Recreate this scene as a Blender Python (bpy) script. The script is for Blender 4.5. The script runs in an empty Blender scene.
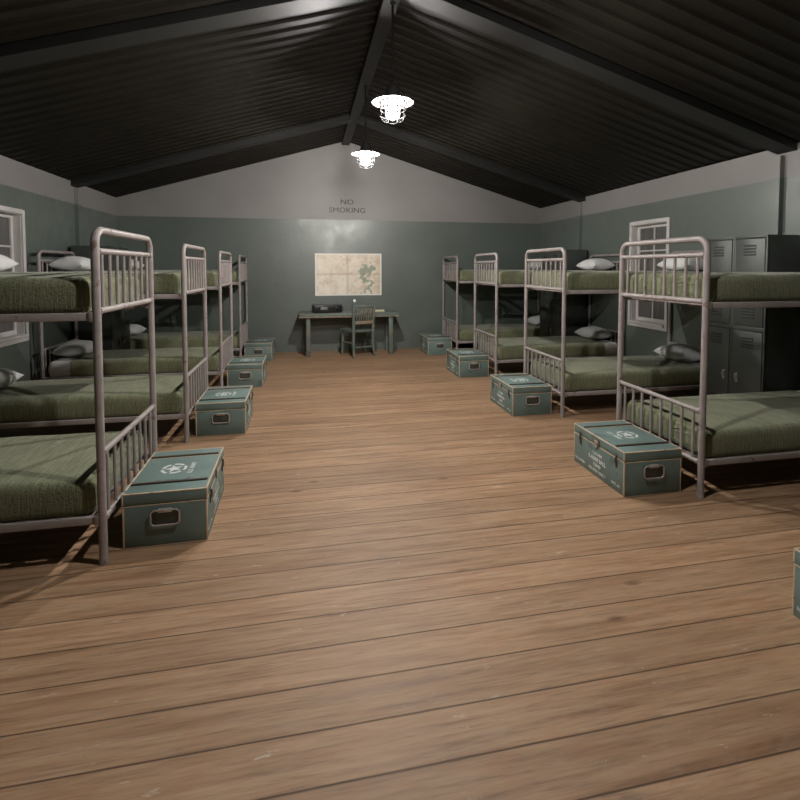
import bpy, bmesh, math, random
from mathutils import Vector, Matrix, noise
PI = math.pi
C = bpy.context.scene.collection
random.seed(7)

# ------------------------------------------------------------------ layout
CX = 0.72                      # ridge line
XW0, XW1 = -3.142, 4.582       # side walls
YB, YF = 8.906, -2.2           # back / front wall
ZBAND, ZEAVE, ZRIDGE = 2.416, 2.72, 3.85
XL, XR = -1.050, 2.578         # foot ends of the two rows
W = 0.8625                     # bunk width between posts
S = 1.7677                     # bunk spacing
YL0, YR0 = 2.682, 2.705
BL = 1.975                     # bunk length

# ------------------------------------------------------------------ materials
def mat(name):
    m = bpy.data.materials.new(name); m.use_nodes = True
    nt = m.node_tree; b = nt.nodes['Principled BSDF']
    return m, nt, b
def N(nt, t, **kw):
    n = nt.nodes.new(t)
    for k, v in kw.items():
        if k in n.inputs.keys(): n.inputs[k].default_value = v
        else: setattr(n, k, v)
    return n
def L(nt, a, b): nt.links.new(a, b)
def coords(nt, scale=(1, 1, 1), kind='Object', loc=None):
    tc = N(nt, 'ShaderNodeTexCoord'); mp = N(nt, 'ShaderNodeMapping')
    mp.inputs['Scale'].default_value = scale
    L(nt, tc.outputs[kind], mp.inputs['Vector'])
    if loc is not None:      # per-object offset
        oi = N(nt, 'ShaderNodeObjectInfo'); mu = N(nt, 'ShaderNodeMath', operation='MULTIPLY')
        mu.inputs[1].default_value = loc
        L(nt, oi.outputs['Random'], mu.inputs[0]); L(nt, mu.outputs[0], mp.inputs['Location'])
    return mp.outputs['Vector']
def nz(nt, vec, scale, detail=4, rough=.55):
    n = N(nt, 'ShaderNodeTexNoise'); n.inputs['Scale'].default_value = scale
    n.inputs['Detail'].default_value = detail; n.inputs['Roughness'].default_value = rough
    L(nt, vec, n.inputs['Vector']); return n.outputs['Fac']
def ramp(nt, fac, stops):
    r = N(nt, 'ShaderNodeValToRGB'); e = r.color_ramp.elements
    while len(e) < len(stops): e.new(.5)
    for i, (p, c) in enumerate(stops):
        e[i].position = p; e[i].color = (c, c, c, 1) if isinstance(c, (int, float)) else (*c, 1)
    L(nt, fac, r.inputs['Fac']); return r.outputs['Color']
def mix(nt, fac, a, b, mode='MIX'):
    m = N(nt, 'ShaderNodeMix', data_type='RGBA', blend_type=mode)
    for s, v in ((m.inputs[0], fac), (m.inputs[6], a), (m.inputs[7], b)):
        if isinstance(v, (int, float)): s.default_value = v
        elif isinstance(v, tuple): s.default_value = (*v, 1)
        else: L(nt, v, s)
    return m.outputs[2]
def bump(nt, b, h, strength=.3, dist=.01):
    n = N(nt, 'ShaderNodeBump'); n.inputs['Strength'].default_value = strength
    n.inputs['Distance'].default_value = dist
    L(nt, h, n.inputs['Height']); L(nt, n.outputs['Normal'], b.inputs['Normal'])
def math_n(nt, op, a, b=None):
    m = N(nt, 'ShaderNodeMath', operation=op)
    for i, v in enumerate((a, b)):
        if v is None: continue
        if isinstance(v, (int, float)): m.inputs[i].default_value = v
        else: L(nt, v, m.inputs[i])
    return m.outputs[0]

def simple(name, col, rough=.5, metal=0., vary=.12, scale=8, bmp=0., spec=.5):
    m, nt, b = mat(name)
    v = coords(nt, (1, 1, 1), loc=17.)
    f = nz(nt, v, scale)
    d = tuple(c * (1 - vary) for c in col); u = tuple(min(1, c * (1 + vary)) for c in col)
    L(nt, ramp(nt, f, [(.3, d), (.7, u)]), b.inputs['Base Color'])
    b.inputs['Roughness'].default_value = rough; b.inputs['Metallic'].default_value = metal
    b.inputs['Specular IOR Level'].default_value = spec
    if bmp: bump(nt, b, nz(nt, v, scale * 12), bmp, .004)
    return m

def painted_worn(name, col, wear, amount=.5, rough=.5, scale=14, metal=0., streak=(1, 1, 1)):
    """paint with chips and rubbed patches that show the bare material"""
    m, nt, b = mat(name)
    v = coords(nt, streak, loc=31.)
    n1 = nz(nt, v, scale, 6, .65); n2 = nz(nt, v, scale * .25, 3)
    f = math_n(nt, 'MULTIPLY', n1, n2)
    msk = ramp(nt, f, [(amount, 0.), (amount + .06, 1.)])
    d = tuple(c * .85 for c in col); u = tuple(c * 1.15 for c in col)
    base = ramp(nt, nz(nt, v, scale * .5), [(.3, d), (.7, u)])
    L(nt, mix(nt, msk, base, wear), b.inputs['Base Color'])
    L(nt, ramp(nt, n2, [(.3, rough - .1), (.7, rough + .12)]), b.inputs['Roughness'])
    b.inputs['Metallic'].default_value = metal
    bump(nt, b, n1, .15, .003)
    return m

def floor_mat():
    m, nt, b = mat('wood_planks')
    PW, Y0 = .1775, 2.08
    tc = N(nt, 'ShaderNodeTexCoord'); sx = N(nt, 'ShaderNodeSeparateXYZ'); L(nt, tc.outputs['Object'], sx.inputs[0])
    x, y = sx.outputs[0], sx.outputs[1]
    row = math_n(nt, 'DIVIDE', math_n(nt, 'SUBTRACT', y, Y0 - 40 * PW), PW)
    ri = math_n(nt, 'FLOOR', row); rf = math_n(nt, 'FRACT', row)
    wn = N(nt, 'ShaderNodeTexWhiteNoise', noise_dimensions='1D'); L(nt, ri, wn.inputs['W'])
    xo = math_n(nt, 'ADD', x, math_n(nt, 'MULTIPLY', wn.outputs['Value'], 13.))
    bi_ = math_n(nt, 'DIVIDE', xo, 60.)
    bi = math_n(nt, 'FLOOR', bi_)
    wn2 = N(nt, 'ShaderNodeTexWhiteNoise', noise_dimensions='2D')
    cb = N(nt, 'ShaderNodeCombineXYZ'); L(nt, ri, cb.inputs[0]); L(nt, bi, cb.inputs[1]); L(nt, cb.outputs[0], wn2.inputs['Vector'])
    # grain coordinate: stretched along the board, shifted per board
    gv = N(nt, 'ShaderNodeCombineXYZ')
    L(nt, math_n(nt, 'MULTIPLY', xo, .9), gv.inputs[0])
    L(nt, math_n(nt, 'ADD', math_n(nt, 'MULTIPLY', y, 14.), math_n(nt, 'MULTIPLY', wn2.outputs['Value'], 60.)), gv.inputs[1])
    L(nt, math_n(nt, 'MULTIPLY', wn2.outputs['Value'], 25.), gv.inputs[2])
    g1 = nz(nt, gv.outputs[0], 1.6, 8, .62)
    g2 = nz(nt, gv.outputs[0], 5.5, 8, .68)
    base = ramp(nt, g1, [(.28, (.205, .110, .059)), (.48, (.352, .221, .131)), (.72, (.455, .305, .194))])
    fine = ramp(nt, g2, [(.30, .58), (.48, .97), (.70, 1.16)])
    col = mix(nt, 1., base, fine, 'MULTIPLY')
    tint = ramp(nt, wn2.outputs['Value'], [(0., (.86, .84, .82)), (.5, (1., .99, .97)), (1., (1.1, 1.06, 1.03))])
    col = mix(nt, 1., col, tint, 'MULTIPLY')
    # knots
    kv = N(nt, 'ShaderNodeCombineXYZ'); L(nt, math_n(nt, 'MULTIPLY', xo, 1.), kv.inputs[0]); L(nt, math_n(nt, 'MULTIPLY', y, 2.2), kv.inputs[1]); L(nt, wn2.outputs['Value'], kv.inputs[2])
    vo = N(nt, 'ShaderNodeTexVoronoi'); vo.inputs['Scale'].default_value = 1.5; L(nt, kv.outputs[0], vo.inputs['Vector'])
    kd = math_n(nt, 'ADD', vo.outputs['Distance'], math_n(nt, 'MULTIPLY', g2, .05))
    col = mix(nt, ramp(nt, kd, [(.055, .85), (.115, 0.)]), col, (.10, .05, .028))
    # pale scuffs
    sv = N(nt, 'ShaderNodeMapping'); sv.inputs['Scale'].default_value = (1.2, 5., 1); L(nt, tc.outputs['Object'], sv.inputs[0])
    sc = nz(nt, sv.outputs[0], 4.2, 8, .74)
    col = mix(nt, ramp(nt, sc, [(.625, 0.), (.67, .75)]), col, (.55, .47, .38))
    # reddish mottling inside the boards
    mv = N(nt, 'ShaderNodeCombineXYZ'); L(nt, math_n(nt, 'MULTIPLY', xo, 3.), mv.inputs[0]); L(nt, math_n(nt, 'MULTIPLY', y, 9.), mv.inputs[1]); L(nt, wn2.outputs['Value'], mv.inputs[2])
    mo = nz(nt, mv.outputs[0], 2.2, 6, .62)
    col = mix(nt, ramp(nt, mo, [(.54, 0.), (.68, .45)]), col, (.34, .165, .085))
    col = mix(nt, ramp(nt, mo, [(.30, .4), (.44, 0.)]), col, (.36, .27, .195))
    # broad wear
    col = mix(nt, ramp(nt, nz(nt, tc.outputs['Object'], .9, 3), [(.3, .30), (.7, 0.)]), col, (.20, .125, .08))
    # seams
    e = math_n(nt, 'MINIMUM', rf, math_n(nt, 'SUBTRACT', 1., rf))
    seam = ramp(nt, e, [(.008, 1.), (.028, 0.)])
    sm = seam
    col = mix(nt, math_n(nt, 'MULTIPLY', sm, .8), col, (.055, .03, .018))
    L(nt, col, b.inputs['Base Color'])
    L(nt, ramp(nt, g1, [(.3, .48), (.7, .62)]), b.inputs['Roughness'])
    b.inputs['Specular IOR Level'].default_value = .35
    hh = math_n(nt, 'SUBTRACT', math_n(nt, 'MULTIPLY', g2, .25), math_n(nt, 'MULTIPLY', sm, 1.))
    bump(nt, b, hh, .5, .004)
    return m

def wall_mat():
    m, nt, b = mat('two_tone_wall_paint')
    tc = N(nt, 'ShaderNodeTexCoord'); sx = N(nt, 'ShaderNodeSeparateXYZ'); L(nt, tc.outputs['Object'], sx.inputs[0])
    up = math_n(nt, 'GREATER_THAN', sx.outputs[2], ZBAND)
    n1 = nz(nt, tc.outputs['Object'], 1.3, 5); n2 = nz(nt, tc.outputs['Object'], 5., 6, .65)
    green = ramp(nt, n1, [(.3, (.090, .112, .098)), (.7, (.111, .135, .119))])
    sp = ramp(nt, n2, [(.66, 0.), (.76, .22)])
    green = mix(nt, sp, green, (.06, .072, .063))
    white = ramp(nt, n1, [(.3, (.20, .189, .183)), (.7, (.232, .220, .212))])
    L(nt, mix(nt, up, green, white), b.inputs['Base Color'])
    rg = ramp(nt, n2, [(.3, .34), (.7, .54)]); rw = mix(nt, 0., (.6, .6, .6), (.6, .6, .6))
    L(nt, mix(nt, up, rg, rw), b.inputs['Roughness'])
    b.inputs['Specular IOR Level'].default_value = 1.
    bump(nt, b, math_n(nt, 'ADD', n2, math_n(nt, 'MULTIPLY', n1, 2.)), .16, .02)
    return m

def blanket_mat():
    m, nt, b = mat('olive_wool_blanket')
    tc = N(nt, 'ShaderNodeTexCoord')
    mp = N(nt, 'ShaderNodeMapping'); mp.inputs['Scale'].default_value = (1., .06, .06); L(nt, tc.outputs['Object'], mp.inputs[0])
    rib = nz(nt, mp.outputs[0], 120., 2, .5)
    mp2 = N(nt, 'ShaderNodeMapping'); mp2.inputs['Scale'].default_value = (.6, 1., 1.); L(nt, tc.outputs['Object'], mp2.inputs[0])
    dots = nz(nt, mp2.outputs[0], 150., 2, .5)
    big = nz(nt, coords(nt, loc=9.), 3., 3)
    c = ramp(nt, rib, [(.30, (.135, .145, .083)), (.5, (.186, .198, .120)), (.72, (.24, .25, .162))])
    c = mix(nt, ramp(nt, dots, [(.34, .6), (.46, 0.)]), c, (.050, .058, .026))
    c = mix(nt, 1., c, ramp(nt, big, [(.3, (.88, .90, .86)), (.7, (1.1, 1.08, 1.1))]), 'MULTIPLY')
    L(nt, c, b.inputs['Base Color'])
    b.inputs['Roughness'].default_value = .92; b.inputs['Specular IOR Level'].default_value = .15
    b.inputs['Sheen Weight'].default_value = .25; b.inputs['Sheen Roughness'].default_value = .5
    bump(nt, b, math_n(nt, 'ADD', rib, dots), .55, .004)
    return m

def fabric_mat(name, col):
    m, nt, b = mat(name)
    v = coords(nt, loc=5.)
    f = nz(nt, v, 7., 4); w = nz(nt, v, 260., 2)
    L(nt, ramp(nt, f, [(.3, tuple(c * .92 for c in col)), (.7, col)]), b.inputs['Base Color'])
    b.inputs['Roughness'].default_value = .85; b.inputs['Specular IOR Level'].default_value = .2
    bump(nt, b, math_n(nt, 'ADD', math_n(nt, 'MULTIPLY', f, 3.), math_n(nt, 'MULTIPLY', w, .3)), .25, .01)
    return m

def map_mat():
    m, nt, b = mat('aged_map_print')
    tc = N(nt, 'ShaderNodeTexCoord'); sx = N(nt, 'ShaderNodeSeparateXYZ'); L(nt, tc.outputs['Object'], sx.inputs[0])
    x, z = sx.outputs[0], sx.outputs[2]           # sheet local: x -.6..0.6, z -.38...38
    o = tc.outputs['Object']
    n1 = nz(nt, o, 5., 6, .6); n2 = nz(nt, o, 2.2, 4)
    c = ramp(nt, n1, [(.3, (.68, .58, .46)), (.5, (.85, .77, .65)), (.7, (.90, .84, .75))])
    # contour-like rivers and roads
    for sc, off, wd in ((2.1, 0., .012), (3.4, 5., .010), (5.5, 9., .014)):
        mp = N(nt, 'ShaderNodeMapping'); mp.inputs['Location'].default_value = (off, off, off); L(nt, o, mp.inputs[0])
        nn = nz(nt, mp.outputs[0], sc, 5, .55)
        d = math_n(nt, 'ABSOLUTE', math_n(nt, 'SUBTRACT', nn, .5))
        c = mix(nt, ramp(nt, d, [(wd * .1, .5), (wd * .4, 0.)]), c, (.36, .24, .15))
    # sea patches to the right
    band = math_n(nt, 'ABSOLUTE', math_n(nt, 'SUBTRACT', x, math_n(nt, 'ADD', .33, math_n(nt, 'MULTIPLY', math_n(nt, 'SUBTRACT', n2, .5), .9))))
    sea = math_n(nt, 'SUBTRACT', math_n(nt, 'ADD', .085, math_n(nt, 'MULTIPLY', math_n(nt, 'SUBTRACT', nz(nt, o, 5., 5), .5), .85)), band)
    gate = ramp(nt, nz(nt, o, 7., 4), [(.40, 0.), (.47, 1.)])
    c = mix(nt, math_n(nt, 'MULTIPLY', ramp(nt, sea, [(0., 0.), (.03, .75)]), gate), c, (.19, .25, .18))
    # fold lines
    for ax, pos in ((x, -.02), (z, .01)):
        d = math_n(nt, 'ABSOLUTE', math_n(nt, 'SUBTRACT', ax, pos))
        c = mix(nt, ramp(nt, d, [(.002, .32), (.03, 0.)]), c, (.40, .25, .14))
    rt = ramp(nt, x, [(.45, 0.), (.62, .45)])
    c = mix(nt, rt, c, (.38, .23, .12))
    L(nt, c, b.inputs['Base Color']); b.inputs['Roughness'].default_value = .8
    return m

M = {}
M['floor'] = floor_mat()
M['wall'] = wall_mat()
M['roof'] = simple('dark_corrugated_steel', (.0088, .0073, .0053), .47, .0, .25, 2.5, spec=.32)
M['beam'] = simple('dark_beam_paint', (.009, .0095, .009), .5, .0, .15, 3)
M['frame'] = painted_worn('grey_bed_frame_paint', (.285, .252, .245), (.16, .118, .10), .36, .45, 20)
M['blanket'] = blanket_mat()
M['mattress'] = fabric_mat('white_mattress_ticking', (.55, .54, .53))
M['pillow'] = fabric_mat('white_pillow_cotton', (.74, .74, .74))
M['chest'] = painted_worn('green_chest_paint', (.140, .205, .193), (.098, .142, .132), .335, .5, 9)
M['tan'] = painted_worn('rubbed_tan_edge', (.56, .43, .29), (.16, .18, .15), .345, .6, 40)
M['batten'] = simple('dark_brown_batten', (.055, .032, .022), .6, 0, .3, 25)
M['white_ink'] = painted_worn('faded_white_stencil', (.60, .63, .61), (.30, .36, .34), .40, .7, 60)
M['steel'] = simple('worn_steel', (.48, .44, .41), .38, .35, .2, 30)
M['dark_steel'] = simple('dark_recess_steel', (.085, .098, .085), .5, .4, .2, 20)
M['rust'] = simple('rusty_latch_steel', (.16, .12, .095), .45, .4, .35, 40)
M['locker'] = painted_worn('grey_green_locker_enamel', (.072, .081, .075), (.054, .061, .056), .40, .42, 6, .30)
M['slot'] = simple('black_slot', (.012, .012, .012), .7)
M['win'] = simple('off_white_window_paint', (.56, .54, .53), .45, 0, .06, 6)
M['desk'] = painted_worn('green_desk_paint', (.115, .150, .132), (.20, .15, .11), .30, .5, 16)
M['desk_edge'] = painted_worn('rubbed_green_wood', (.17, .175, .145), (.27, .195, .135), .24, .6, 22)
M['black'] = simple('black_radio_metal', (.010, .0105, .011), .4, .2, .2, 10)
M['radio_face'] = simple('dark_grey_radio_face', (.022, .024, .025), .4, .2, .2, 12)
M['display'] = simple('pale_grey_dial_glass', (.20, .21, .21), .25, 0, .1, 20)
M['paper'] = simple('cream_paper', (.72, .66, .42), .8, 0, .04, 10)
M['map_border'] = simple('pale_map_paper', (.86, .84, .79), .8, 0, .05, 5)
M['map'] = map_mat()
M['letter'] = simple('dark_sign_paint', (.020, .020, .019), .6, 0, .2, 20)
M['lamp_black'] = simple('black_lamp_enamel', (.014, .014, .014), .35, 0, .1, 10)
M['lamp_white'] = simple('dark_lamp_underside', (.020, .020, .0195), .8, spec=.02, vary=.03, scale=10)
M['cage'] = simple('black_cage_wire', (.007, .007, .007), .9, .0, .05, 10, spec=.01)
M['cord'] = simple('black_cord', (.008, .008, .008), .8, spec=.1)
M['mic'] = simple('pale_disc', (.75, .75, .74), .5)

def bulb_mat():
    m, nt, b = mat('glowing_bulb_glass')
    b.inputs['Base Color'].default_value = (.9, .9, .88, 1)
    b.inputs['Emission Color'].default_value = (1., .955, .90, 1)
    b.inputs['Emission Strength'].default_value = BULB
    return m
BULB = 4950.
M['bulb'] = bulb_mat()
def jar_mat():
    m, nt, b = mat('lit_clear_jar_glass')
    tr = N(nt, 'ShaderNodeBsdfTransparent'); em = N(nt, 'ShaderNodeEmission'); ad = N(nt, 'ShaderNodeAddShader')
    em.inputs['Color'].default_value = (1., .97, .93, 1); em.inputs['Strength'].default_value = 1.6
    tr.inputs['Color'].default_value = (.96, .96, .96, 1)
    L(nt, tr.outputs[0], ad.inputs[0]); L(nt, em.outputs[0], ad.inputs[1])
    L(nt, ad.outputs[0], nt.nodes['Material Output'].inputs['Surface'])
    return m
M['jar'] = jar_mat()

def pane_mat():
    m, nt, b = mat('dull_frosted_window_glass')
    v = coords(nt, (1., 9., .6))
    f = nz(nt, v, 2.2, 3)
    L(nt, ramp(nt, f, [(.3, (.075, .072, .070)), (.7, (.135, .130, .127))]), b.inputs['Base Color'])
    b.inputs['Roughness'].default_value = .3
    return m
M['pane'] = pane_mat()

# ------------------------------------------------------------------ mesh helpers
def new(): return bmesh.new()
def box(bm, x0, x1, y0, y1, z0, z1, bev=0., seg=2):
    t = bmesh.new()
    r = bmesh.ops.create_cube(t, size=1.)
    for v in t.verts:
        v.co = Vector(((x0 + x1) / 2 + v.co.x * (x1 - x0), (y0 + y1) / 2 + v.co.y * (y1 - y0), (z0 + z1) / 2 + v.co.z * (z1 - z0)))
    if bev: bmesh.ops.bevel(t, geom=t.edges[:], offset=bev, segments=seg, profile=.5, affect='EDGES')
    me = bpy.data.meshes.new('tmp'); t.to_mesh(me); t.free(); bm.from_mesh(me); bpy.data.meshes.remove(me)
    return bm
def tube(bm, pts, r, n=12, cap=True, closed=False):
    pts = [Vector(p) for p in pts]; rings = []
    rad = r if isinstance(r, (list, tuple)) else [r] * len(pts)
    m = len(pts); up = None
    for i, p in enumerate(pts):
        if closed: t = (pts[(i + 1) % m] - pts[i - 1]).normalized()
        else:
            a = pts[i] - pts[i - 1] if i else pts[1] - pts[0]
            b = pts[i + 1] - pts[i] if i < m - 1 else a
            t = (a.normalized() + b.normalized()).normalized()
        if up is None:
            up = Vector((0, 0, 1)) if abs(t.z) < .9 else Vector((1, 0, 0))
        u = (up - t * up.dot(t)).normalized(); w = t.cross(u); up = u
        rings.append([bm.verts.new(p + (u * math.cos(k * 2 * PI / n) + w * math.sin(k * 2 * PI / n)) * rad[i]) for k in range(n)])
    for i in range(m if closed else m - 1):
        A, B = rings[i], rings[(i + 1) % m]
        for k in range(n): bm.faces.new((A[k], A[(k + 1) % n], B[(k + 1) % n], B[k]))
    if cap and not closed:
        bm.faces.new(rings[0][::-1]); bm.faces.new(rings[-1])
    return bm
def lathe(bm, prof, n=32, c=(0, 0, 0), closed=False):
    rings = []
    for r, z in prof:
        if r < 1e-6: rings.append([bm.verts.new((c[0], c[1], c[2] + z))])
        else: rings.append([bm.verts.new((c[0] + r * math.cos(k * 2 * PI / n), c[1] + r * math.sin(k * 2 * PI / n), c[2] + z)) for k in range(n)])
    m = len(rings)
    for i in range(m if closed else m - 1):
        A, B = rings[i], rings[(i + 1) % m]
        for k in range(n):
            k2 = (k + 1) % n
            if len(A) == 1 and len(B) == 1: continue
            if len(A) == 1: bm.faces.new((A[0], B[k2], B[k]))
            elif len(B) == 1: bm.faces.new((A[k], A[k2], B[0]))
            else: bm.faces.new((A[k], A[k2], B[k2], B[k]))
    return bm
def prism(bm, poly, y0, y1):     # polygon in (x, z), extruded along y
    a = [bm.verts.new((x, y0, z)) for x, z in poly]; b = [bm.verts.new((x, y1, z)) for x, z in poly]
    n = len(poly)
    bm.faces.new(a); bm.faces.new(b[::-1])
    for i in range(n): bm.faces.new((a[i], b[i], b[(i + 1) % n], a[(i + 1) % n]))
    return bm
def xf(bm, mtx):
    bmesh.ops.transform(bm, matrix=mtx, verts=bm.verts[:]); return bm
def obj(name, bm, m, parent=None, smooth=True, label=None, angle=40):
    bmesh.ops.recalc_face_normals(bm, faces=bm.faces[:])
    me = bpy.data.meshes.new(name); bm.to_mesh(me); bm.free()
    if smooth:
        me.polygons.foreach_set('use_smooth', [True] * len(me.polygons))
        me.set_sharp_from_angle(angle=math.radians(angle))
    me.materials.append(M[m])
    o = bpy.data.objects.new(name, me); C.objects.link(o)
    if parent is not None: o.parent = parent
    if label: o['label'] = label
    return o
def tag(o, label, cat, group=None):
    o['label'] = label; o['category'] = cat
    if group: o['group'] = group
    return o
def thing(name, label, cat, loc=(0, 0, 0), rz=0., group=None):
    o = bpy.data.objects.new(name, None); C.objects.link(o); o.empty_display_size = .1
    o.location = loc; o.rotation_euler = (0, 0, rz)
    return tag(o, label, cat, group)
def struct(name, bm, m, parent=None, smooth=False, label=None):
    o = obj(name, bm, m, parent, smooth)
    o['kind'] = 'structure'
    if label: o['label'] = label
    return o
def dup(root, loc, rz, label, cat, group=None):
    r = root.copy(); C.objects.link(r); r.location = loc; r.rotation_euler = (0, 0, rz)
    tag(r, label, cat, group)
    def rec(src, dst):
        for ch in list(src.children):
            c = ch.copy(); C.objects.link(c); c.parent = dst; rec(ch, c)
    rec(root, r)
    return r
def text_bm(body, width=None, height=None, extr=.0006, bold=.0, spacing=1.):
    cu = bpy.data.curves.new('txt', 'FONT'); cu.body = body; cu.align_x = 'CENTER'; cu.align_y = 'CENTER'
    cu.extrude = .02; cu.offset = bold; cu.space_character = spacing; cu.resolution_u = 3
    o = bpy.data.objects.new('txt', cu); C.objects.link(o)
    dg = bpy.context.evaluated_depsgraph_get(); dg.update()
    me = bpy.data.meshes.new_from_object(o.evaluated_get(dg))
    bm = bmesh.new(); bm.from_mesh(me)
    bpy.data.objects.remove(o); bpy.data.curves.remove(cu); bpy.data.meshes.remove(me)
    xs = [v.co.x for v in bm.verts]; ys = [v.co.y for v in bm.verts]; zs = [v.co.z for v in bm.verts]
    sx = width / (max(xs) - min(xs)) if width else None
    sy = height / (max(ys) - min(ys)) if height else sx
    if sx is None: sx = sy
    mx, my = (max(xs) + min(xs)) / 2, (max(ys) + min(ys)) / 2
    for v in bm.verts: v.co = Vector(((v.co.x - mx) * sx, (v.co.y - my) * sy, (v.co.z - min(zs)) / max(1e-6, max(zs) - min(zs)) * extr))
    return bm                  # lies in XY, facing +Z, back at z = 0
def add(bm, other):
    me = bpy.data.meshes.new('tmp'); other.to_mesh(me); other.free(); bm.from_mesh(me); bpy.data.meshes.remove(me); return bm

# ------------------------------------------------------------------ room shell
WT = .16
fl = struct('floor', box(new(), XW0 - WT, XW1 + WT, YF - WT, YB + WT, -.1, 0), 'floor')
WY0, WY1, WZ0, WZ1 = 5.44, 6.12, .765, 2.14       # window opening (both long walls)
def side_wall(name, x0, x1):
    bm = new()
    box(bm, x0, x1, YF - WT, WY0, -.1, ZEAVE); box(bm, x0, x1, WY1, YB + WT, -.1, ZEAVE)
    box(bm, x0, x1, WY0, WY1, -.1, WZ0); box(bm, x0, x1, WY0, WY1, WZ1, ZEAVE)
    bmesh.ops.remove_doubles(bm, verts=bm.verts[:], dist=1e-5)
    return struct(name, bm, 'wall')
side_wall('wall_left', XW0 - WT, XW0); side_wall('wall_right', XW1, XW1 + WT)
HW = XW1 - CX
gable = [(XW0 , -.1), (XW1, -.1), (XW1, ZEAVE), (CX, ZRIDGE), (XW0, ZEAVE)]
struct('wall_back', prism(new(), gable, YB, YB + WT), 'wall')
struct('wall_front', prism(new(), gable, YF - WT, YF), 'wall')

# corrugated roof sheets: ribs run down the slope
PITCH = .16
def roof():
    bm = new()
    prof = [(0, .022), (.34, .022), (.40, .018), (.47, .003), (.50, 0.), (.56, .0), (.59, .003), (.66, .018), (.72, .022)]
    ys = []
    k = 0
    while YF - .2 + k * PITCH < YB + .2:
        for u, h in prof: ys.append((YF - .2 + (k + u) * PITCH, h))
        k += 1
    ext = .25; sl = (ZRIDGE - ZEAVE) / HW
    cols = [(CX - HW - ext, ZEAVE - ext * sl), (CX - HW * .5, (ZRIDGE + ZEAVE) / 2), (CX, ZRIDGE), (CX + HW * .5, (ZRIDGE + ZEAVE) / 2), (CX + HW + ext, ZEAVE - ext * sl)]
    rows = [[bm.verts.new((x, y, z + h)) for x, z in cols] for y, h in ys]
    top = [[bm.verts.new((x, y, z + .07)) for x, z in cols] for y in (ys[0][0], ys[-1][0])]
    for a, b in zip(rows, rows[1:]):
        for i in range(len(cols) - 1): bm.faces.new((a[i], a[i + 1], b[i + 1], b[i]))
    for i in range(len(cols) - 1): bm.faces.new((top[0][i], top[0][i + 1], top[1][i + 1], top[1][i]))
    return bm
struct('ceiling', roof(), 'roof')
def rafter(y0, y1):
    d = .068
    pl = [(XW0 + .002, ZEAVE - d), (CX, ZRIDGE - d), (XW1 - .002, ZEAVE - d), (XW1 - .002, ZEAVE + .01), (CX, ZRIDGE + .01), (XW0 + .002, ZEAVE + .01)]
    return prism(new(), pl, y0, y1)
for i, y in enumerate((.24, 3.80, 7.32)):
    struct('trim_%d' % (i + 1), rafter(y, y + .19), 'beam', label='dark roof rafter running from eave to ridge')
bm = new(); box(bm, CX - .07, CX + .07, YF + .002, YB - .002, ZRIDGE - .075, ZRIDGE - .005, .004)
struct('trim_4', bm, 'beam', label='dark ridge beam along the top of the roof')
k = 5
for x0, x1 in ((XW0, XW0 + .05), (XW1 - .05, XW1)):
    for y in (.34, 3.92, 7.41):
        struct('trim_%d' % k, box(new(), x0, x1, y, y + .11, 0, ZEAVE - .09), 'wall', label='shallow wall pilaster painted like the wall'); k += 1

# windows: local frame looks along +x into the room, y along wall
def window(name, x, rz, label):
    root = bpy.data.objects.new(name, None); C.objects.link(root); root.location = (x, (WY0 + WY1) / 2, 0); root.rotation_euler = (0, 0, rz)
    root['kind'] = 'structure'; root['label'] = label
    h = (WY1 - WY0) / 2; t = .045
    bm = new()                                   # casing on the wall face
    box(bm, 0, .022, -h - t, -h + .004, WZ0 - .055, WZ1 + t, .003); box(bm, 0, .022, h - .004, h + t, WZ0 - .055, WZ1 + t, .003)
    box(bm, 0, .024, -h, h, WZ1 - .004, WZ1 + t + .003, .003)
    obj('casing', bm, 'win', root)
    bm = new(); box(bm, -.10, .045, -h, h, WZ0 - .005, WZ0 + .025, .006); box(bm, 0, .026, -h, h, WZ0 - .055, WZ0 - .004, .003)
    obj('sill', bm, 'win', root)
    bm = new()                                   # reveal lining
    box(bm, -WT, 0, -h, -h + .012, WZ0, WZ1); box(bm, -WT, 0, h - .012, h, WZ0, WZ1); box(bm, -WT, 0, -h, h, WZ1 - .012, WZ1)
    obj('reveal', bm, 'win', root, False)
    bm = new(); xs0, xs1 = -.105, -.070; fr = .042
    y0, y1, z0, z1 = -h + .012, h - .012, WZ0 + .025, WZ1 - .012
    box(bm, xs0, xs1, y0, y0 + fr, z0, z1, .003); box(bm, xs0, xs1, y1 - fr, y1, z0, z1, .003)
    box(bm, xs0, xs1, y0 + fr, y1 - fr, z0, z0 + fr * 1.2, .003); box(bm, xs0, xs1, y0 + fr, y1 - fr, z1 - fr, z1, .003)
    box(bm, xs0 + .005, xs1 - .005, -.009, .009, z0 + fr, z1 - fr)
    n = 4
    for i in range(1, n):
        zz = z0 + fr + (z1 - z0 - 2 * fr) * i / n
        w = .009 if i != 2 else .016
        box(bm, xs0 + .005, xs1 - .004, y0 + fr, y1 - fr, zz - w, zz + w)
    s = obj('sash', bm, 'win', root, True)
    bm = box(new(), -.095, -.089, y0 + fr - .004, y1 - fr + .004, z0 + fr - .004, z1 - fr + .004)
    obj('pane', bm, 'pane', s, False)
    return root
window('window_1', XW0, 0., 'off-white sash window on the left wall')
window('window_2', XW1, PI, 'off-white sash window on the right wall')

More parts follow.
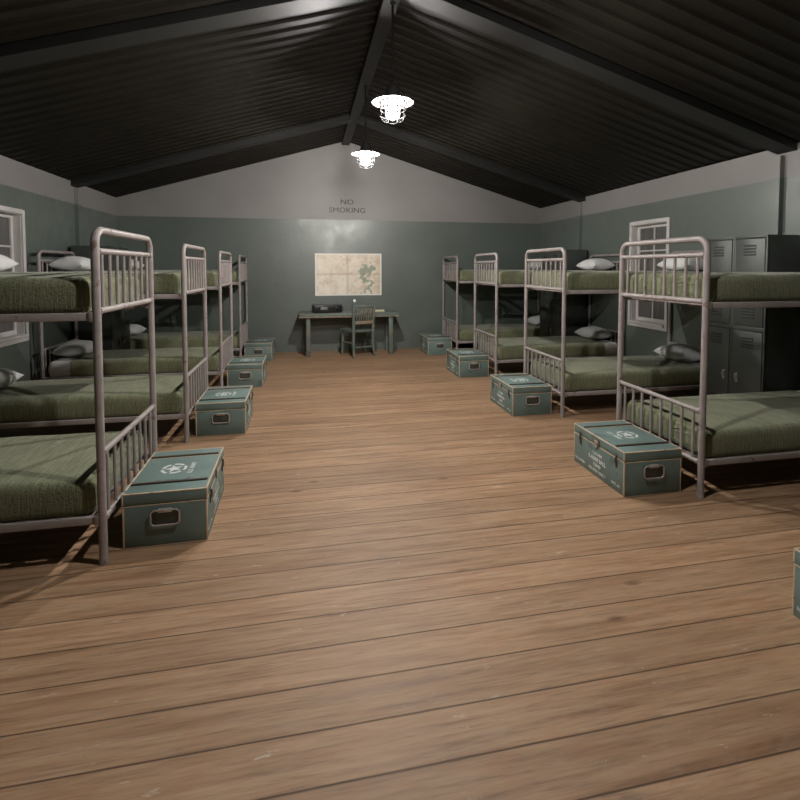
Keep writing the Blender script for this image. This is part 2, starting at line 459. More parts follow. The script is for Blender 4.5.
# ------------------------------------------------------------------ bunk bed
def arc(cx, cz, r, a0, a1, n=8): return [(cx + r * math.cos(a0 + (a1 - a0) * i / n), cz + r * math.sin(a0 + (a1 - a0) * i / n)) for i in range(n + 1)]
PR = .0205; HT = 1.75
def end_frame_bm(x):
    h = W / 2; r = .075; zt = HT - PR
    path = [(-h, 0.0)] + [(-h, z) for z in (.6, 1.2)] + arc(-h + r, zt - r, r, PI, PI / 2) + arc(h - r, zt - r, r, PI / 2, 0) + [(h, 1.2), (h, .6), (h, 0.)]
    bm = tube(new(), [(x, y, z) for y, z in path], PR, 14)
    for s in (-1, 1): lathe(bm, [(0, 0), (PR + .003, 0), (PR + .003, .02), (PR, .03)], 14, (x, s * h, 0))
    return bm
def make_bunk(label, loc, rz):
    root = thing('bunk_bed', label, 'bunk bed', loc, rz, 'bunk beds')
    h = W / 2
    for x, nm in ((0., 'foot'), (BL, 'head')):
        ef = obj('end_frame', end_frame_bm(x), 'frame', root)
        for z, rr in ((1.622, .0165), (1.314, .0175), (.5786, .0165), (.2318, .0175)):
            bm = tube(new(), [(x, -h, z), (x, h, z)], rr, 12)
            for s in (-1, 1):          # collar at the post
                tube(bm, [(x, s * (h - .016), z), (x, s * (h - .034), z)], rr + .004, 12)
            obj('crossbar', bm, 'frame', ef)
        for i in range(8):
            y = -h + W * (i + .75) / 8.5
            for z0, z1 in ((1.314, 1.622), (.2318, .5786)):
                obj('spindle', tube(new(), [(x, y, z0), (x, y, z1)], .0098, 8), 'frame', ef)
    for z in (.213, 1.268):
        for s in (-1, 1):
            bm = box(new(), .012, BL - .012, s * h - .012, s * h + .012, z, z + .040, .003)
            # bracket plates hooked round the posts
            for xx in (.0, BL): box(bm, xx - .014 + (.02 if xx == 0 else -.02), xx + .014 + (.02 if xx == 0 else -.02), s * h - .017, s * h + .017, z - .006, z + .046, .003)
            obj('side_rail', bm, 'frame', root)
        bm = new()
        for i in range(12):
            x = .10 + i * (BL - .2) / 11
            box(bm, x - .028, x + .028, -h + .010, h - .010, z + .012, z + .026)
        for s in (-.25, .25): box(bm, .05, BL - .05, s - .02, s + .02, z + .000, z + .012)
        obj('bed_base', bm, 'frame', root, False)
    return root

def ring(n, hw, z0, z1, r, crown, inset, x):
    """rounded-rectangle section in y,z, shrunk by inset"""
    hw -= inset; a0 = z0 + min(inset, (z1 - z0) * .45); a1 = z1 - min(inset, (z1 - z0) * .45); r = max(.004, min(r, (a1 - a0) / 2 - .001, hw - .001))
    pts = []
    def corner(cy, cz, s):
        for i in range(5): a = s + (PI / 2) * i / 4; pts.append((cy + r * math.cos(a), cz + r * math.sin(a)))
    m = 14
    corner(hw - r, a1 - r, 0.)
    for i in range(1, m): pts.append((hw - r - 2 * (hw - r) * i / m, a1))
    corner(-hw + r, a1 - r, PI / 2)
    corner(-hw + r, a0 + r, PI)
    for i in range(1, m): pts.append((-hw + r + 2 * (hw - r) * i / m, a0))
    corner(hw - r, a0 + r, 1.5 * PI)
    out = []
    for y, z in pts:
        t = (z - z0) / (z1 - z0)
        out.append(Vector((x, y, z + max(0, t) * crown * (1 - (y / (hw + .01)) ** 2))))
    return out
def soft_box(x0, x1, hw, z0, z1, r, crown, seed, wr, both=True, off=0.):
    """mattress-like body from x0 to x1; x0 end rounded, x1 end rounded if both"""
    bm = new(); xs = []
    R = .055
    for i in range(6): a = (PI / 2) * i / 5; xs.append((x0 + R * (1 - math.sin(a)), R * (1 - math.cos(a))))
    xs = xs[::-1]
    xs = [(x0 + R * (1 - math.cos(PI / 2 * i / 5)), R * (1 - math.sin(PI / 2 * i / 5))) for i in range(6)]
    nseg = 44; xa = x0 + R; xb = x1 - R if both else x1
    for i in range(1, nseg + 1): xs.append((xa + (xb - xa) * i / nseg, 0.))
    if both: xs += [(x1 - R * (1 - math.cos(PI / 2 * i / 5)), R * (1 - math.sin(PI / 2 * i / 5))) for i in range(4, -1, -1)]
    rings = []
    for x, ins in xs:
        rg = []
        for p in ring(0, hw + off, z0 - min(off, .002), z1 + off, r, crown, ins, x):
            q = Vector((p.x * 2.6, p.y * 3.4, p.z * 4 + seed * 7))
            t = max(0., (p.z - z0) / (z1 - z0))
            d = noise.noise(q) * wr + noise.noise(q * 2.7) * wr * .45
            lump = math.sin(p.y * 44) * .004 if x < x0 + .1 else 0.
            out = Vector((0, math.copysign(1, p.y) if abs(p.y) > hw - .03 else 0, 0)) * d * .5 + Vector((0, 0, d * t))
            if abs(p.y) > hw - .03: out.y = min(out.y, .004) if p.y > 0 else max(out.y, -.004)
            out.x = lump - abs(lump) + (0.)
            rg.append(bm.verts.new(p + out))
        rings.append(rg)
    n = len(rings[0])
    for a, b in zip(rings, rings[1:]):
        for k in range(n): bm.faces.new((a[k], a[(k + 1) % n], b[(k + 1) % n], b[k]))
    def cap(rg, flip):
        c = sum((v.co for v in rg), Vector()) / n; cv = bm.verts.new(c)
        mid = [bm.verts.new(c + (v.co - c) * .6) for v in rg]
        for k in range(n):
            bm.faces.new((rg[k], rg[(k + 1) % n], mid[(k + 1) % n], mid[k])); bm.faces.new((mid[k], mid[(k + 1) % n], cv))
    cap(rings[0], True)
    if both: cap(rings[-1], False)
    else:    # turned-in edge
        c = Vector((xs[-1][0], 0, (z0 + z1) / 2))
        inn = [bm.verts.new(c + (v.co - c) * .965) for v in rings[-1]]
        for k in range(n): bm.faces.new((rings[-1][k], rings[-1][(k + 1) % n], inn[(k + 1) % n], inn[k]))
    return bm
MT = .195      # mattress thickness
def make_mattress(label, loc, rz):
    hw = W / 2 - .018
    o = obj('mattress', soft_box(.050, BL - .035, hw, 0, MT - .006, .05, .012, 1, .006), 'mattress')
    o.location = loc; o.rotation_euler = (0, 0, rz); tag(o, label, 'mattress', 'mattresses on the bunks')
    obj('blanket', soft_box(.044, 1.69, hw, 0, MT - .006, .05, .012, 1, .006, False, .0055), 'blanket', o, label='olive green woven blanket')
    return o
def make_pillow_bm():
    bm = new(); n = 20; A, B, T = .190, .245, .100
    def P(u, v, s):
        e = (max(0., 1 - abs(u) ** 2.6) * max(0., 1 - abs(v) ** 2.6)) ** .55
        pin = 1 - .07 * (1 - abs(u) ** 2) * (abs(v) ** 4)
        piu = 1 - .07 * (1 - abs(v) ** 2) * (abs(u) ** 4)
        x, y = A * u * piu, B * v * pin
        w = noise.noise(Vector((x * 9, y * 9, s * 3))) * .010
        lift = .018 * (abs(u * v)) ** 2
        z = T * e * (1.25 if s > 0 else .62) * s + w * e + lift
        return (x, y, z)
    g = {}
    for s in (1, -1):
        for i in range(n + 1):
            for j in range(n + 1):
                edge = i in (0, n) or j in (0, n)
                if s < 0 and edge: g[(s, i, j)] = g[(1, i, j)]; continue
                g[(s, i, j)] = bm.verts.new(P(2 * i / n - 1, 2 * j / n - 1, s))
        for i in range(n):
            for j in range(n):
                f = [g[(s, i, j)], g[(s, i + 1, j)], g[(s, i + 1, j + 1)], g[(s, i, j + 1)]]
                bm.faces.new(f if s > 0 else f[::-1])
    return bm

ORD_L = ['nearest', 'second', 'third', 'farthest']
LEFT = [(XL, YL0 + i * S + W / 2, PI) for i in range(4)]
RIGHT = [(XR, YR0 + i * S + W / 2, 0.) for i in range(4)]
bl_L = ['grey metal bunk bed nearest the camera in the left row', 'second grey metal bunk bed from the camera in the left row, before the left window',
        'third grey metal bunk bed in the left row, just beyond the left window', 'grey metal bunk bed in the left row closest to the back wall']
bl_R = ['grey metal bunk bed nearest the camera in the right row, beside the lit lockers', 'second grey metal bunk bed from the camera in the right row, before the right window',
        'third grey metal bunk bed in the right row, just beyond the right window', 'grey metal bunk bed in the right row closest to the back wall']
proto_b = proto_m = proto_p = None
ZM = {'lower': .2535 - .0135, 'upper': 1.308 - .0135}
for side, rows, labs in (('left', LEFT, bl_L), ('right', RIGHT, bl_R)):
    for i, (x, y, rz) in enumerate(rows):
        if proto_b is None: proto_b = make_bunk(labs[i], (x, y, 0), rz)
        else: dup(proto_b, (x, y, 0), rz, labs[i], 'bunk bed', 'bunk beds')
        which = {0: 'bunk bed nearest the camera', 1: 'second bunk bed', 2: 'third bunk bed', 3: 'bunk bed by the back wall'}[i]
        for lv in ('lower', 'upper'):
            la = 'white mattress under an olive blanket on the %s berth of the %s, %s row' % (lv, which, side)
            la = 'mattress with olive blanket, %s berth of the %s, %s row' % (lv, which, side)
            loc = (x, y, ZM[lv])
            if proto_m is None: proto_m = make_mattress(la, loc, rz)
            else: dup(proto_m, loc, rz, la, 'mattress', 'mattresses on the bunks')
            if i == 0 and (side == 'left' or lv == 'upper'): continue      # out of the picture
            dx = (BL - .193) * (1 if side == 'right' else -1)
            j = random.uniform(-.02, .02); loc = (x + dx, y + j, ZM[lv] + MT + .066)
            la = 'white pillow on the %s berth of the %s, %s row' % (lv, which, side)
            if proto_p is None:
                proto_p = obj('pillow', make_pillow_bm(), 'pillow', angle=80); proto_p.location = loc; proto_p.rotation_euler = (0, 0, rz)
                tag(proto_p, la, 'pillow', 'white pillows on the bunks')
            else:
                dup(proto_p, loc, rz + random.uniform(-.06, .06), la, 'pillow', 'white pillows on the bunks')

# ------------------------------------------------------------------ footlocker; local: front faces +x, length along y
CD, CLN, CH, CS = .435, .625, .300, .235
def make_chest(label, loc, rz):
    root = thing('footlocker', label, 'chest', loc, rz, 'green footlockers at the bed ends')
    a, b = CD / 2, CLN / 2
    body = obj('body', box(new(), -a, a, -b, b, 0, CS - .0015, .004), 'chest', root)
    lid = obj('lid', box(new(), -a - .002, a + .002, -b - .002, b + .002, CS + .0015, CH, .005), 'chest', root)
    def edges(z0, z1, o):
        bm = new(); e = .0045; w = .009
        for sx in (-1, 1):
            for sy in (-1, 1):
                X, Y = sx * (a + o), sy * (b + o)
                box(bm, X - w if sx > 0 else X - .001, X + .001 if sx > 0 else X + w, Y - w if sy > 0 else Y - .001, Y + .001 if sy > 0 else Y + w, z0, z1, .002, 1)
        return bm
    bm = edges(.001, CS - .004, 0.)
    w = .009
    for s in (-1, 1):
        box(bm, -a - .001, a + .001, s * b - (w if s > 0 else .001), s * b + (.001 if s > 0 else w), CS - .009, CS - .002, .002, 1)
        box(bm, s * a - (w if s > 0 else .001), s * a + (.001 if s > 0 else w), -b - .001, b + .001, CS - .009, CS - .002, .002, 1)
    obj('edge_trim', bm, 'tan', body, label='rubbed tan edging')
    bm = edges(CS + .004, CH - .001, .002)
    A, B = a + .002, b + .002
    for s in (-1, 1):
        box(bm, -A - .001, A + .001, s * B - (w if s > 0 else .001), s * B + (.001 if s > 0 else w), CH - .006, CH + .001, .002, 1)
        box(bm, s * A - (w if s > 0 else .001), s * A + (.001 if s > 0 else w), -B - .001, B + .001, CH - .006, CH + .001, .002, 1)
    obj('edge_trim', bm, 'tan', lid, label='rubbed tan edging')
    for s in (-1, 1):
        y = s * (b - .115)
        bm = box(new(), -a + .010, a - .014, y - .009, y + .009, CH - .001, CH + .009, .003)
        st = obj('batten', bm, 'batten', lid, label='dark brown batten across the lid')
        bm = box(new(), -a + .012, a - .012, y - s * .012 - .0022, y - s * .012 + .0022, CH - .001, CH + .002, .001, 1)
        obj('batten_edge', bm, 'tan', st)
    # star roundel painted on the lid: letters read from the front (+x)
    bm = new(); R0, R1 = .058, .074
    for q in range(5):
        n = 9; a0 = PI / 2 + q * 2 * PI / 5 + .16; a1 = a0 + 2 * PI / 5 - .32
        for z in (0,):
            pts_o = [(R1 * math.cos(a0 + (a1 - a0) * i / n), R1 * math.sin(a0 + (a1 - a0) * i / n)) for i in range(n + 1)]
            pts_i = [(R0 * math.cos(a0 + (a1 - a0) * i / n), R0 * math.sin(a0 + (a1 - a0) * i / n)) for i in range(n + 1)]
            vo = [[bm.verts.new((x, y, zz)) for x, y in pts_o] for zz in (0, .0006)]; vi = [[bm.verts.new((x, y, zz)) for x, y in pts_i] for zz in (0, .0006)]
            for i in range(n):
                bm.faces.new((vo[1][i], vo[1][i + 1], vi[1][i + 1], vi[1][i])); bm.faces.new((vo[0][i], vo[1][i], vo[1][i + 1], vo[0][i + 1])); bm.faces.new((vi[0][i], vi[0][i + 1], vi[1][i + 1], vi[1][i]))
    sv = []
    for i in range(10):
        r = .056 if i % 2 == 0 else .0215
        sv.append(bm.verts.new((r * math.cos(PI / 2 + i * PI / 5), r * math.sin(PI / 2 + i * PI / 5), .0006)))
    cv = bm.verts.new((0, 0, .0006))
    for i in range(10): bm.faces.new((cv, sv[i], sv[(i + 1) % 10]))
    LID = Matrix.Translation((0, 0, CH + .0002)) @ Matrix.Rotation(PI / 2, 4, 'Z')
    obj('star_emblem', xf(bm, Matrix.Translation((-.025, 0, 0)) @ LID), 'white_ink', lid, False, 'white star in a broken ring')
    obj('lettering', xf(text_bm('U.S. ARMY', .165, .030, bold=.022), Matrix.Translation((.078, 0, 0)) @ LID), 'white_ink', lid, False, 'white stencilled words')
    FR = Matrix.Translation((a + .0002, 0, 0)) @ Matrix.Rotation(PI / 2, 4, 'Z') @ Matrix.Rotation(PI / 2, 4, 'X')
    for s_, y, z, wd, ht, bo in (('7.62 MM', 0, .168, .118, .023, .032), ('9-40MM BALL', 0, .126, .215, .032, .035), ('12840', 0, .084, .092, .025, .032), ('NO 07631 OHC 1', 0, .042, .200, .020, .038),
                                 ('NO. 0117784', -.225, .044, .130, .020, .035), ('WT. 41', .220, .046, .090, .020, .032)):
        # on the front the reader's right hand is +y
        obj('lettering', xf(text_bm(s_, wd, ht, bold=bo), Matrix.Translation((0, y, z)) @ FR), 'white_ink', body, False, 'white stencilled line')
    # latches and centre hasp
    for y in (-b + .095, b - .085):
        bm = box(new(), a, a + .006, y - .011, y + .011, CS + .004, CS + .030, .002)
        box(bm, a + .004, a + .016, y - .009, y + .009, CS - .034, CS + .012, .004)
        box(bm, a, a + .008, y - .011, y + .011, CS - .066, CS - .030, .003)
        tube(bm, [(a + .012, y - .012, CS + .012), (a + .012, y + .012, CS + .012)], .004, 8)
        lt = obj('latch', bm, 'rust', root, label='dark steel draw latch')
        bm = box(new(), a + .014, a + .018, y - .007, y + .007, CS - .004, CS + .009, .002)
        obj('latch_tongue', bm, 'steel', lt)
    bm = box(new(), a + .001, a + .009, -.034, .034, CS + .004, CS + .050, .004)
    hp = obj('hasp_plate', bm, 'rust', root, label='rusty centre lock plate')
    bm = box(new(), a + .008, a + .012, -.020, .020, CS + .014, CS + .040, .002); box(bm, a + .001, a + .010, -.012, .012, CS - .016, CS + .008, .003)
    obj('hasp', bm, 'steel', hp)
    for s in (-1, 1):
        y = s * b
        bm = new(); w2, h2 = .074, .042
        box(bm, -w2, w2, min(y, y + s * .003), max(y, y + s * .003), .158 - h2, .158 + h2, .001)
        hd = obj('handle_plate', bm, 'dark_steel', root, label='dark sunken plate behind the handle')
        pts = []; r = .022
        for cx, cz, a0 in ((w2 - r, h2 - r, 0), (-w2 + r, h2 - r, PI / 2), (-w2 + r, -h2 + r, PI), (w2 - r, -h2 + r, 1.5 * PI)):
            for i in range(6): an = a0 + PI / 2 * i / 5; pts.append((cx + r * math.cos(an), y + s * .012, .158 + cz + r * math.sin(an)))
        obj('handle', tube(new(), pts, .0050, 8, closed=True), 'steel', hd, label='bare steel drop handle')
        bm = box(new(), -.036, .036, min(y, y + s * .020), max(y, y + s * .020), .158 + h2 - .012, .158 + h2 + .008, .004)
        obj('handle_bracket', bm, 'steel', hd)
    return root
chest_x = {'left': -.786, 'right': 2.298}
cl = {'left': ['green footlocker with white stencils at the foot of the nearest left bunk', 'green footlocker at the foot of the second bunk in the left row',
               'green footlocker at the foot of the third bunk in the left row', 'green footlocker in the back left corner, left of the desk'],
      'right': ['green footlocker at the foot of the nearest right bunk, front lettering in view', 'green footlocker at the foot of the second bunk in the right row',
                'green footlocker at the foot of the third bunk in the right row', 'green footlocker right of the desk by the back wall']}
proto_c = None
for side, y0, rz in (('left', 2.820 + CLN / 2, 0.), ('right', 2.822 + CLN / 2, PI)):
    for i in range(4):
        loc = (chest_x[side], y0 + i * S - (.018, .008, 0, 0)[i], 0); tw = ((.02, .008, 0., -.012), (-.014, -.006, .004, .01))[side == 'right'][i]
        if proto_c is None: proto_c = make_chest(cl[side][i], loc, rz + tw)
        else: dup(proto_c, loc, rz + tw, cl[side][i], 'chest', 'green footlockers at the bed ends')
dup(proto_c, (chest_x['right'] + .022, 1.066 + CLN / 2, 0), PI, 'green footlocker cut off by the right edge of the picture, nearest the camera', 'chest', 'green footlockers at the bed ends')

# ------------------------------------------------------------------ lockers; local: front faces -x, origin at floor centre
LW, LD, LH = .344, .47, 1.835
def make_locker(label, loc, rz, hinge=1):
    root = thing('locker', label, 'locker', loc, rz, 'steel lockers along the walls')
    f = -LD / 2; w = LW / 2 - .001
    bm = new(); t = .018
    box(bm, f + .02, LD / 2, -w, w, .06, LH, .002)
    box(bm, f, f + .03, -w, -w + t, .0, LH, .002); box(bm, f, f + .03, w - t, w, .0, LH, .002)
    for z0, z1 in ((LH - .024, LH), (.945, .985), (.06, .10)): box(bm, f, f + .03, -w, w, z0, z1, .002)
    box(bm, LD / 2 - .03, LD / 2, -w, -w + t, 0, .08); box(bm, LD / 2 - .03, LD / 2, w - t, w, 0, .08)
    obj('carcass', bm, 'locker', root)
    hs = 1 if hinge > 0 else -1
    for z0, z1, nm in ((.105, .940, 'lower'), (.990, LH - .029, 'upper')):
        bm = box(new(), f - .004, f + .016, -w + t + .003, w - t - .003, z0, z1, .003)
        dr = obj('door', bm, 'locker', root)
        for zc in (z1 - .105, z0 + .125 if nm == 'upper' else z0 + .12):
            bm = new()
            for q in range(4):
                zz = zc + .042 - q * .028
                # louvre: pressed hood with a dark slot under it
                bm2 = box(new(), f - .012, f - .002, -.062, .062, zz, zz + .009, .002)
                add(bm, bm2)
            vt = obj('vent', bm, 'locker', dr)
            bm = new()
            for q in range(4):
                zz = zc + .042 - q * .028
                box(bm, f - .0055, f - .003, -.062, .062, zz - .010, zz + .001)
            obj('vent_slot', bm, 'slot', vt, False)
        zc = .485 if nm == 'lower' else 1.40
        bm = box(new(), f - .010, f - .004, hs * .1 - .012, hs * .1 + .012, zc - .045, zc + .045, .004)
        box(bm, f - .026, f - .008, hs * .1 - .007, hs * .1 + .007, zc - .018, zc + .036, .005)
        obj('handle', bm, 'steel', dr)
    return root
lk = [(4.060 + LD / 2, 3.600 + LW / 2, 0., 1, 'tall grey-green steel locker beside the nearest right bunk, nearer of the two'),
      (4.060 + LD / 2, 3.600 + LW * 1.5, 0., -1, 'tall grey-green steel locker beside the nearest right bunk, second of the two'),
      (4.060 + LD / 2, 7.165 + LW / 2, 0., 1, 'dark steel locker beyond the third right bunk, nearer of the pair'),
      (4.060 + LD / 2, 7.165 + LW * 1.5, 0., -1, 'dark steel locker beyond the third right bunk, farther of the pair'),
      (XW0 + .052 + LD / 2, 7.150 + LW / 2, PI, -1, 'dark steel locker beyond the third left bunk, nearer of the pair'),
      (XW0 + .052 + LD / 2, 7.150 + LW * 1.5, PI, 1, 'dark steel locker beyond the third left bunk, farther of the pair')]
protos = {}
for x, y, rz, hg, la in lk:
    if hg not in protos: protos[hg] = make_locker(la, (x, y, 0), rz, hg)
    else: dup(protos[hg], (x, y, 0), rz, la, 'locker', 'steel lockers along the walls')

# ------------------------------------------------------------------ pendant lamps
def make_lamp(label, loc):
    root = thing('pendant_lamp', label, 'lamp', loc, 0, 'caged pendant lamps under the ridge')
    # origin at rim height (z = 2.95)
    bm = lathe(new(), [(.180, -.004), (.176, .004), (.150, .016), (.105, .030), (.074, .046), (.068, .066), (.060, .100), (.045, .132), (.028, .152), (.014, .162), (.0, .164)], 40)
    obj('shade', bm, 'lamp_black', root, angle=60)
    bm = lathe(new(), [(.180, -.004), (.150, .010), (.105, .024), (.070, .038), (.0, .040)], 40)
    obj('reflector', bm, 'lamp_white', root, angle=60, label='brightly lit underside of the shade')
    bm = lathe(new(), [(.0, .036), (.060, .036), (.064, .0), (.064, -.10), (.058, -.128), (.040, -.142), (.0, -.147)], 24)
    jr = obj('lamp_glass', bm, 'jar', root, angle=60, label='glowing white glass jar')
    bm = lathe(new(), [(0, -.03)] + [(.03 * math.cos(a), .03 * math.sin(a)) for a in [-PI / 2 + PI * q / 12 for q in range(1, 12)]] + [(0, .03)], 20, (0, 0, -.072))
    obj('bulb', bm, 'bulb', jr, angle=80)
    bm = lathe(new(), [(.014, -.046), (.016, .03), (0, .03), (0, -.046)], 14)
    obj('bulb_socket', bm, 'lamp_black', jr, angle=60)
    bm = new(); r = .108
    for k in range(8):
        a = k * PI / 4 + .2
        pr = [(r, .020), (r + .002, -.05), (r, -.11), (r - .014, -.145), (r - .045, -.166), (.030, -.174)]
        tube(bm, [(q * math.cos(a), q * math.sin(a), z) for q, z in pr], .0036, 6)
    for rr, z in ((r + .001, -.004), (r + .002, -.062), (r + .001, -.112), (.030, -.174)):
        tube(bm, [(rr * math.cos(t * PI / 16), rr * math.sin(t * PI / 16), z) for t in range(32)], .0036, 6, closed=True)
    obj('cage', bm, 'cage', root)
    bm = tube(new(), [(0, 0,   .155), (0, 0, ZRIDGE - .075 - 2.95)], .0085, 8)
    obj('cord', bm, 'cord', root)
    bm = lathe(new(), [(.0, 0), (.024, 0), (.022, -.012), (.010, -.020), (0, -.021)], 20, (0, 0, ZRIDGE - .0755 - 2.95))
    obj('ceiling_rose', bm, 'lamp_black', root)
    return root
LX = .735
l1 = make_lamp('nearer caged pendant lamp hanging over the middle of the aisle', (LX, 4.10, 2.95))
l2 = dup(l1, (LX, 6.00, 2.95), .4, 'farther and smaller-looking caged pendant lamp, in front of the white gable', 'lamp', 'caged pendant lamps under the ridge')
l3 = dup(l1, (LX, 2.02, 2.95), .2, 'caged pendant lamp nearest the camera, above the top edge of the picture', 'lamp', 'caged pendant lamps under the ridge')

# the three bulbs differ a little in strength
def strength(root, nm, k):
    m = M['bulb'].copy(); m.name = nm
    m.node_tree.nodes['Principled BSDF'].inputs['Emission Strength'].default_value = BULB * k
    for o in root.children_recursive:
        if o.name.startswith('bulb') and 'socket' not in o.name:
            o.material_slots[0].link = 'OBJECT'; o.material_slots[0].material = m
strength(l1, 'glowing_bulb_glass_middle', 1.2); strength(l2, 'glowing_bulb_glass_far', 1.5); strength(l3, 'glowing_bulb_glass_near', 1.12)

# ------------------------------------------------------------------ desk
desk = thing('desk', 'long worn green wooden desk against the back wall under the map', 'desk', (0, 0, 0))
DX0, DX1, DY0, DY1, DZ = -.134, 1.602, 8.330, 8.865, .748
bm = box(new(), DX0, DX1, DY0 + .004, DY1, DZ - .070, DZ, .006)
for v in bm.verts:
    v.co.y += (noise.noise(v.co * 6) * .004) if v.co.y < DY0 + .02 else 0
top = obj('tabletop', bm, 'desk', desk)
bm = new()
for q in range(24):
    x0 = DX0 + (DX1 - DX0) * q / 24; x1 = DX0 + (DX1 - DX0) * (q + 1) / 24
    h = .020 + .012 * noise.noise(Vector((q * .9, 3, 1)))
    box(bm, x0, x1, DY0 - .002, DY0 + .012, DZ - .072, DZ - .070 + h)
obj('front_edge', bm, 'desk_edge', top, label='rubbed brownish lower edge')
for x in (-.018, 1.432):
    for y in (8.372, 8.765): obj('leg', box(new(), x, x + .074, y, y + .074, 0, DZ - .071, .005), 'desk', desk)
for y in (8.835,):
    obj('apron', box(new(), .03, 1.46, 8.795, 8.82, DZ - .19, DZ - .071, .003), 'desk', desk)
for x in (.002, 1.452): obj('apron', box(new(), x, x + .03, 8.44, 8.77, DZ - .15, DZ - .071, .003), 'desk', desk)

# ------------------------------------------------------------------ chair; local: back legs at y=0, facing +y
ch = thing('wooden_chair', 'worn green wooden spindle-back chair drawn up to the desk', 'chair', (.950, 8.185, 0), math.radians(20))
bw, fw, cd = .185, .215, .375
for s in (-1, 1):
    obj('back_post', tube(new(), [(s * (bw + .012), -.035, 0), (s * bw, 0, .25), (s * bw, 0, .46), (s * (bw + .004), -.02, .70), (s * (bw + .008), -.05, .925), (s * (bw + .008), -.051, .94)],
                          [.019, .027, .028, .027, .024, .018], 12), 'desk', ch)
    obj('leg', tube(new(), [(s * (fw + .012), cd + .01, 0), (s * (fw + .008), cd, .12), (s * fw, cd - .005, .28), (s * (fw - .005), cd - .01, .435)], [.017, .026, .029, .022], 12), 'desk', ch)
bm = new()
pl = [(-bw - .035, -.03), (bw + .035, -.03), (fw + .045, cd + .02), (fw + .02, cd + .05), (-fw - .02, cd + .05), (-fw - .045, cd + .02)]
vs0 = [bm.verts.new((x, y, .432)) for x, y in pl]; vs1 = [bm.verts.new((x, y, .468)) for x, y in pl]
bm.faces.new(vs0[::-1]); bm.faces.new(vs1)
for i in range(6): bm.faces.new((vs0[i], vs0[(i + 1) % 6], vs1[(i + 1) % 6], vs1[i]))
bmesh.ops.bevel(bm, geom=bm.edges[:], offset=.008, segments=2, affect='EDGES')
obj('seat', bm, 'desk', ch)
obj('top_rail', box(new(), -bw, bw, -.062, -.032, .855, .905, .008), 'desk', ch)
obj('lower_rail', box(new(), -bw, bw, -.030, -.002, .570, .625, .006), 'desk_edge', ch)
for k in range(7):
    x = -bw + .052 + k * (2 * bw - .104) / 6
    obj('spindle', tube(new(), [(x, -.016, .60), (x, -.030, .74), (x, -.047, .87)], [.009, .012, .008], 8), 'desk_edge', ch)
for s in (-1, 1): obj('stretcher', tube(new(), [(s * (bw + .004), 0, .24), (s * (fw + .004), cd, .24)], [.013, .013], 8), 'desk', ch)
obj('stretcher', tube(new(), [(-fw, cd, .30), (fw, cd, .30)], .013, 8), 'desk', ch)
obj('stretcher', tube(new(), [(-bw, 0, .17), (bw, 0, .17)], .013, 8), 'desk', ch)

# ------------------------------------------------------------------ things on the desk and wall
rd = thing('field_radio', 'black boxy radio set at the left end of the desk', 'radio', (.350, 8.575, DZ), math.radians(9))
obj('case', box(new(), -.245, .245, -.13, .13, .008, .138, .008), 'black', rd)
for s in (-1, 1):
    for t in (-1, 1): obj('foot', lathe(new(), [(0, 0), (.014, 0), (.014, .009), (0, .009)], 12, (s * .2, t * .1, 0)), 'black', rd)
fp = obj('front_panel', box(new(), -.232, .232, -.136, -.128, .016, .130, .003), 'radio_face', rd)
obj('display', box(new(), -.135, -.02, -.1385, -.134, .058, .100, .001), 'display', fp, label='pale grey display window')
for x, z, r in ((.03, .085, .016), (.085, .085, .016), (.145, .065, .026), (.205, .085, .014), (.03, .04, .012), (.085, .04, .012), (.205, .04, .012)):
    obj('knob', xf(lathe(new(), [(0, 0), (r, 0), (r, .016), (r * .8, .02), (0, .02)], 16), Matrix.Translation((x, -.136, z)) @ Matrix.Rotation(PI / 2, 4, 'X')), 'black', fp)
obj('speaker_grille', box(new(), -.215, -.15, -.1385, -.134, .03, .115, .001), 'black', fp)
for s in (-1, 1):
    obj('side_handle', tube(new(), [(s * .245, -.145, .035), (s * .25, -.165, .045), (s * .25, -.165, .10), (s * .245, -.145, .11)], .006, 8), 'black', rd)
obj('side_knob', xf(lathe(new(), [(0, 0), (.02, 0), (.02, .03), (0, .03)], 14), Matrix.Translation((.244, 0, .08)) @ Matrix.Rotation(PI / 2, 4, 'Y')), 'black', rd)

nb = thing('notebook', 'small cream notebook lying on the desk right of the chair', 'notebook', (1.285, 8.60, DZ), math.radians(-8))
obj('pages', box(new(), -.095, .095, -.07, .07, .001, .022, .002), 'paper', nb)
obj('cover', box(new(), -.098, .098, -.073, .073, .0215, .0245, .001), 'paper', nb)

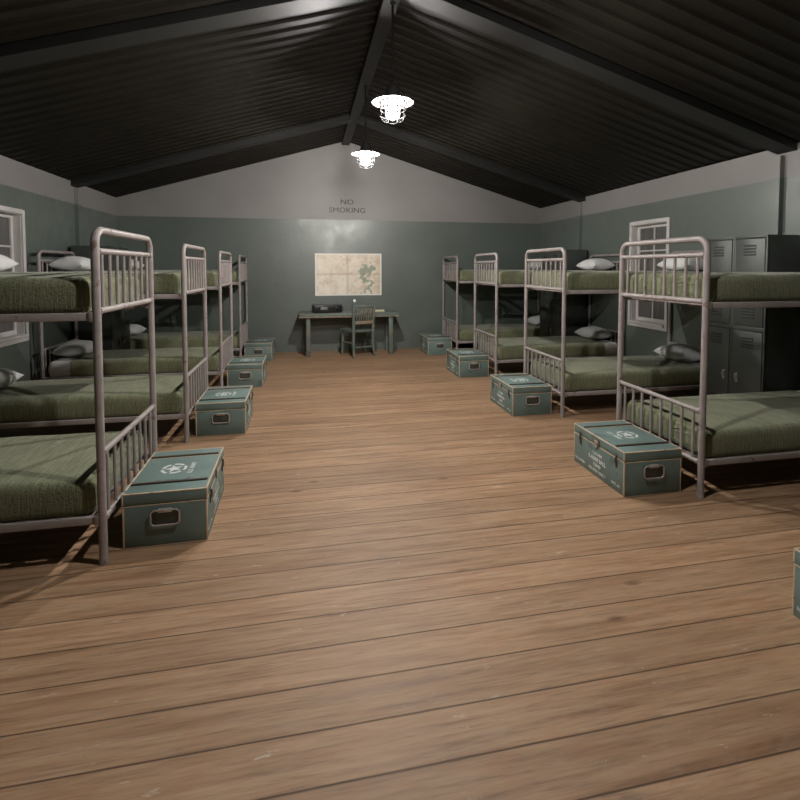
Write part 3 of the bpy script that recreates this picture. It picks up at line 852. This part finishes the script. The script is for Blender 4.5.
mc = thing('desk_microphone', 'small pale round disc with dark rim on a thin stem behind the chair', 'microphone', (.830, 8.49, DZ))
obj('base', lathe(new(), [(0, 0), (.04, 0), (.04, .008), (.012, .016), (0, .016)], 20), 'black', mc)
obj('stem', tube(new(), [(0, 0, .01), (0, 0, .170)], .006, 8), 'black', mc)
hd = obj('head', xf(lathe(new(), [(0, -.012), (.036, -.012), (.038, 0), (.036, .010), (.028, .012), (.0, .012)], 24), Matrix.Translation((0, 0, .205)) @ Matrix.Rotation(PI / 2, 4, 'X')), 'black', mc)
obj('face', xf(lathe(new(), [(0, .010), (.029, .010), (.027, .016), (0, .018)], 24), Matrix.Translation((0, 0, .205)) @ Matrix.Rotation(PI / 2, 4, 'X')), 'mic', hd, label='pale white face')

mp_ = thing('wall_map', 'old tan map with pale border pinned on the back wall above the desk', 'map', (.766, YB - .004, 1.413))
obj('map_sheet', box(new(), -.614, .614, -.001, .003, -.389, .389), 'map_border', mp_, False)
obj('map_print', box(new(), -.590, .590, -.002, -.0005, -.366, .366), 'map', mp_, False, 'tan printed map with green patches')
ns = thing('no_smoking_lettering', 'dark painted NO SMOKING words on the white gable', 'lettering', (.745, YB - .0008, 2.66))
BK = Matrix.Rotation(PI / 2, 4, 'X')
obj('word', xf(text_bm('NO', .235, .088, .0008, bold=0.), Matrix.Translation((0, 0, .088)) @ BK), 'letter', ns, False)
obj('word', xf(text_bm('SMOKING', .660, .092, .0008, bold=0.), Matrix.Translation((0, 0, -.062)) @ BK), 'letter', ns, False)

# ------------------------------------------------------------------ world, camera, render settings
w = bpy.data.worlds.new('World'); bpy.context.scene.world = w; w.use_nodes = True
bg = w.node_tree.nodes['Background']; bg.inputs[0].default_value = (.02, .022, .026, 1); bg.inputs[1].default_value = 1.
cam = bpy.data.cameras.new('Camera'); co = bpy.data.objects.new('Camera', cam); C.objects.link(co)
co.location = (0, 0, 1.536); co.rotation_euler = (PI / 2 - .0456, 0, -.1924)
cam.sensor_width = 36; cam.lens = 36 * 479.41 / 800; cam.shift_y = (289.73 - 400) / 800
cam.clip_start = .02
sc = bpy.context.scene; sc.camera = co
sc.view_settings.view_transform = 'Standard'; sc.view_settings.look = 'None'; sc.view_settings.gamma = 1.
sc.view_settings.use_curve_mapping = False
sc.view_settings.exposure = 0.
sc.cycles.use_denoising = True
sc.cycles.max_bounces = 8; sc.cycles.diffuse_bounces = 4; sc.cycles.glossy_bounces = 4
sc.cycles.sample_clamp_indirect = 6.
sc.cycles.caustics_reflective = False; sc.cycles.caustics_refractive = False
